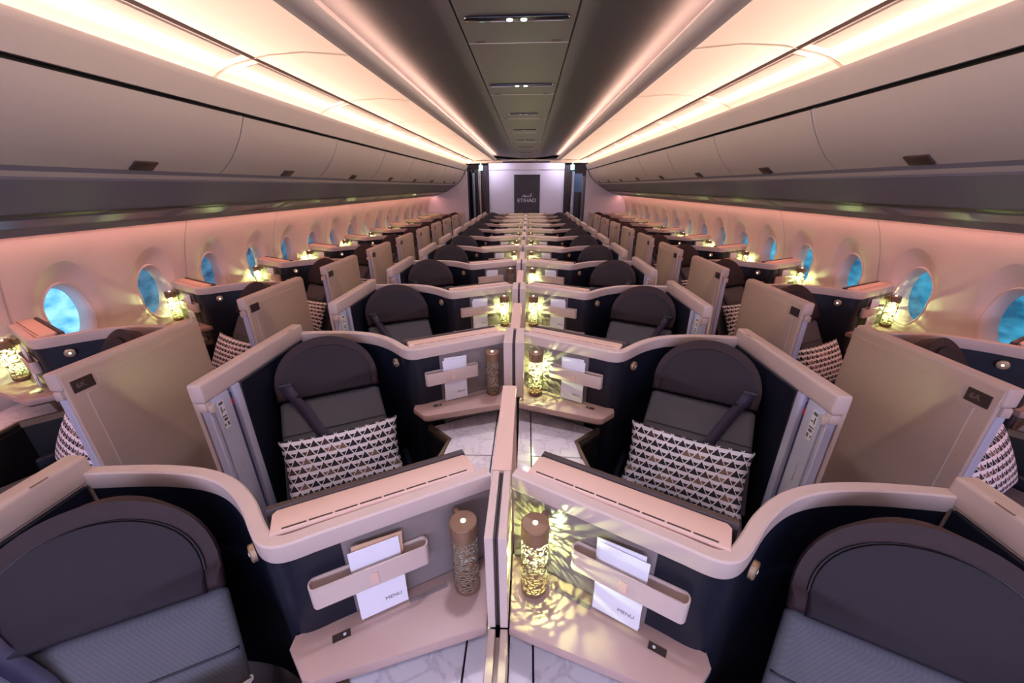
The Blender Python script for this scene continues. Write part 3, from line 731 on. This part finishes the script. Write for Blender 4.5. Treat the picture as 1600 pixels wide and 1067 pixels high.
# ------------------------------------------------------------------ lamp
LAMP = Vector((0.118, 0.738, 0.0)); LZ0, LZ1 = 0.852, 1.098
def make_lamp_meshes():
    rnd = random.Random(11); n_t, n_z = 112, 96; R0 = 0.0372; circ = 2 * PI * R0; z0, z1 = LZ0 + 0.012, LZ1 - 0.048
    seeds = [(rnd.random() * circ, z0 + (z1 - z0) * rnd.random()) for _ in range(330)]
    bm = bmesh.new()
    def hole(t, z):
        a = t * circ; best = []
        for sx, sz in seeds:
            dx = abs(a - sx); dx = min(dx, circ - dx)
            best.append((dx * 0.55) ** 2 + (z - sz) ** 2)
        best.sort(); return math.sqrt(best[1]) - math.sqrt(best[0]) > 0.0016
    keep = [[not hole((i + 0.5) / n_t, z0 + (z1 - z0) * (j + 0.5) / n_z) or j in (0, n_z - 1) for j in range(n_z)] for i in range(n_t)]
    for R, mi in ((R0, 0), (R0 - 0.0016, 1)):
        V = {}
        def v(i, j):
            k = (i % n_t, j)
            if k not in V:
                a = 2 * PI * k[0] / n_t; V[k] = bm.verts.new((R * math.cos(a), R * math.sin(a), z0 + (z1 - z0) * j / n_z))
            return V[k]
        for i in range(n_t):
            for j in range(n_z):
                if keep[i][j]:
                    q = [v(i, j), v(i + 1, j), v(i + 1, j + 1), v(i, j + 1)]
                    f = bm.faces.new(q if mi == 0 else q[::-1]); f.material_index = mi
    me = bpy.data.meshes.new('lamp_shade'); bm.to_mesh(me); bm.free(); me.materials.append(M['lampmetal']); me.materials.append(M['lampin'])
    for p in me.polygons: p.use_smooth = True
    return me
SHADE = make_lamp_meshes()
def make_lamp(lit):
    r = empty('console_lamp', (LAMP.x, LAMP.y, 0.84))
    dz = Vector((0, 0, -0.84))
    g = MB(); g.lathe([(0.0372, LZ1 - 0.048), (0.0378, LZ1 - 0.046), (0.0378, LZ1 - 0.003), (0.035, LZ1), (0.008, LZ1)], 32); cp = g.build('lamp_cap', M['lampmetal'], r, shift=dz)
    g = MB(); g.lathe([(0.0065, LZ1 - 0.001), (0.0065, LZ1 + 0.0015)], 14); g.build('touch_light', M['dot'], cp, shift=dz)
    o = bpy.data.objects.new('lamp_shade', SHADE); COL.objects.link(o); o.parent = r; o.location = dz
    g = MB(); g.lathe([(0.030, LZ0 - 0.011), (0.0372, LZ0), (0.0372, LZ0 + 0.012), (0.034, LZ0 + 0.012), (0.034, LZ0 + 0.004), (0.01, LZ0 + 0.004)], 32); g.build('lamp_base', M['lampmetal'], r, shift=dz)
    g = MB(); g.box(-0.008, 0.008, 0.030, 0.062, LZ1 - 0.040, LZ1 - 0.008, 0.003, 1, T=Matrix.Rotation(math.radians(-32), 4, 'Z')); g.build('wall_bracket', M['lampmetal'], r, shift=dz)
    g = MB(); g.lathe([(0.008, 1.030), (0.011, 1.034), (0.011, 1.050)], 12); g.build('bulb', M['bulb' if lit else 'bulb_off'], r, shift=dz)
    return r
def lamp_light(loc, e):
    l = bpy.data.lights.new('lamp_bulb_light', 'POINT'); l.energy = e; l.color = (0.80, 1.0, 0.36); l.shadow_soft_size = 0.0016
    o = bpy.data.objects.new('lamp_bulb_light', l); COL.objects.link(o); o.location = loc
    return o

# ------------------------------------------------------------------ menu card
CARD = Vector((0.312, 0.669)); CTH = math.atan2(-0.189, 0.345)
def make_card(orange_lit=False):
    r = empty('menu_card', (CARD.x, CARD.y, 0.8465))
    Tl = Matrix.Rotation(math.radians(-3), 4, 'X')
    g = MB(); g.box(-0.062, 0.062, -0.0035, -0.0015, 0.0, 0.232, T=Tl); fc = g.build('front_cover', M['paper'], r)
    g = MB(); g.box(-0.060, 0.064, 0.0015, 0.0035, 0.001, 0.242, T=Tl @ Matrix.Rotation(math.radians(-3), 4, 'Y')); g.build('inner_page', M['orange_lit' if orange_lit else 'paper'], r)
    t = text_mesh('menu_lettering', 'MENU', 0.016, M['ink'], fc, Tl @ Matrix.Translation((0.026, -0.0040, 0.038)) @ TX, 0.0002)
    return r

# ------------------------------------------------------------------ prototypes and copies
suite_w, suite_c, suite_f = make_suite(False, True), make_suite(False, False), make_suite(True, False)
seat_p, pillow_p, lamp_lit, lamp_off, card_p, card_k = make_seat(), make_pillow(), make_lamp(True), make_lamp(False), make_card(), make_card(True)
first_use = {}
def take(p):
    return copy_tree(p)
U_OFF = 3.13
def place(root, M_unit, local):
    root.matrix_world = M_unit @ local
    return root
def unmirror(root):
    """lettering on mirrored copies reads the right way round"""
    for c in root.children:
        if 'lettering' in c.name: c.matrix_basis = Matrix.Translation((-0.052, 0, 0)) @ c.matrix_basis @ Matrix.Diagonal((-1, 1, 1, 1))
        unmirror(c)
WORDS = {'cl': 'starboard centre', 'cr': 'port centre', 'wl': 'starboard window', 'wr': 'port window'}
PITCH = 1.12
lit_off = {('cl', 0), ('cl', 1), ('cl', 3)}
for col in ('cl', 'cr', 'wl', 'wr'):
    win = col[0] == 'w'
    for k in range(11):
        if win and k == 0: continue
        y = PITCH * k + (0.07 if win else 0.0)
        if col == 'cr': MU = Matrix.Translation((0, y, 0))
        elif col == 'cl': MU = Matrix.Translation((0, y, 0)) @ Matrix.Diagonal((-1, 1, 1, 1))
        elif col == 'wr': MU = Matrix.Translation((U_OFF, y, 0)) @ Matrix.Diagonal((-1, 1, 1, 1))
        else: MU = Matrix.Translation((-U_OFF, y, 0))
        mirrored = col in ('cl', 'wr')
        W = WORDS[col]; row = ORD[k]
        su = take(suite_w if win else (suite_f if k == 0 else suite_c))
        place(su, MU, Matrix.Translation(O))
        tag(su, 'cream and navy %s suite shell in the %s row from the camera' % (W, row), 'suite', '%s suites' % W)
        if win and k == 1:
            pl = MB(); pl.box(-0.002, 0.002, -0.044, 0.044, -0.028, 0.028, 0.0015, 1)
            o = pl.build('seat_number_plate', M['brown'], su)
            o.matrix_local = Matrix.Translation(-O) @ Matrix.Translation((1.2635, 0.190, 1.133))
            s_ = '6A' if col == 'wr' else '6K'
            lt = text_mesh('plate_lettering', s_, 0.034, M['taupe'], o, Matrix.Translation((0.0024, 0.010 if mirrored else -0.010, 0)) @ Matrix(((0, 0, 1, 0), (1, 0, 0, 0), (0, 1, 0, 0), (0, 0, 0, 1))), 0.0002)
            if mirrored: lt.matrix_basis = lt.matrix_basis @ Matrix.Diagonal((-1, 1, 1, 1))
        elif win:
            pl = bpy.data.objects.new('seat_number_plate', o.data); COL.objects.link(pl); pl.parent = su
            pl.matrix_local = Matrix.Translation(-O) @ Matrix.Translation((1.2635, 0.190, 1.133))
        st = take(seat_p); place(st, MU, Matrix.Translation((SC.x, SC.y, 0)))
        tag(st, 'reclined grey seat with dark domed headrest in the %s row %s suite' % (row, W), 'seat', '%s seats' % W)
        if k <= (5 if win else 2) and (col, k) != ('cr', 0):
            pw = take(pillow_p); place(pw, MU, (Matrix.Translation((F_.x * 0.03, F_.y * 0.03, -0.004)) if k == 0 else Matrix()) @ PIL_M)
            tag(pw, 'black and white triangle-pattern pillow on the %s row %s seat' % (row, W), 'pillow', 'patterned pillows')
        lit = (col, k) not in lit_off
        lm = take(lamp_lit if lit else lamp_off); place(lm, MU, Matrix.Translation((LAMP.x - (0.022 if k == 0 else 0), LAMP.y + (0.005 if k == 0 else 0), 0.84)))
        tag(lm, '%s cylindrical console lamp in the %s row %s suite' % ('glowing perforated' if lit else 'unlit bronze', row, W), 'lamp', '%s console lamps' % W)
        if lit:
            lp = MU @ Vector((LAMP.x - (0.022 if k == 0 else 0), LAMP.y, 0.975)); lamp_light(lp, 2.2)
        cd = take(card_k if (col, k) == ('cl', 0) else card_p); place(cd, MU, Matrix.Translation((CARD.x, CARD.y, 0.8465)) @ Matrix.Rotation(CTH, 4, 'Z'))
        if mirrored: unmirror(cd)
        tag(cd, 'white folded menu card in the strap of the %s row %s suite' % (row, W), 'menu', '%s menu cards' % W)
# centre dividers between the paired suites, slid partly down
for k in range(0, 10):
    g = MB()
    y0 = (0.862 if k == 0 else 0.928)
    g.box(-0.028, 0.028, 0, 0.50, 0.70, ZR, 0.002, 1)
    o = g.build('privacy_divider', M['cream_top']); o.location = (0, PITCH * k + y0 + 0.002, 0)
    tag(o, 'peach topped divider panel between the paired centre suites behind the %s row posts' % ORD[k], 'divider', 'centre divider panels')
g = MB(); g.box(-0.0265, -0.006, -0.3, 0.634, 0.70, 0.838, 0.002, 1); g.box(0.006, 0.0265, -0.3, 0.634, 0.70, 0.838, 0.002, 1); g.box(-0.006, 0.006, -0.3, 0.634, 0.70, 0.80)
o = g.build('lower_divider', M['cream']); tag(o, 'lowered twin rail divider in front of the first row centre posts', 'divider')

def drop(o):
    for c in list(o.children): drop(c)
    bpy.data.objects.remove(o)
for p in (suite_w, suite_c, suite_f, seat_p, pillow_p, lamp_lit, lamp_off, card_p, card_k): drop(p)
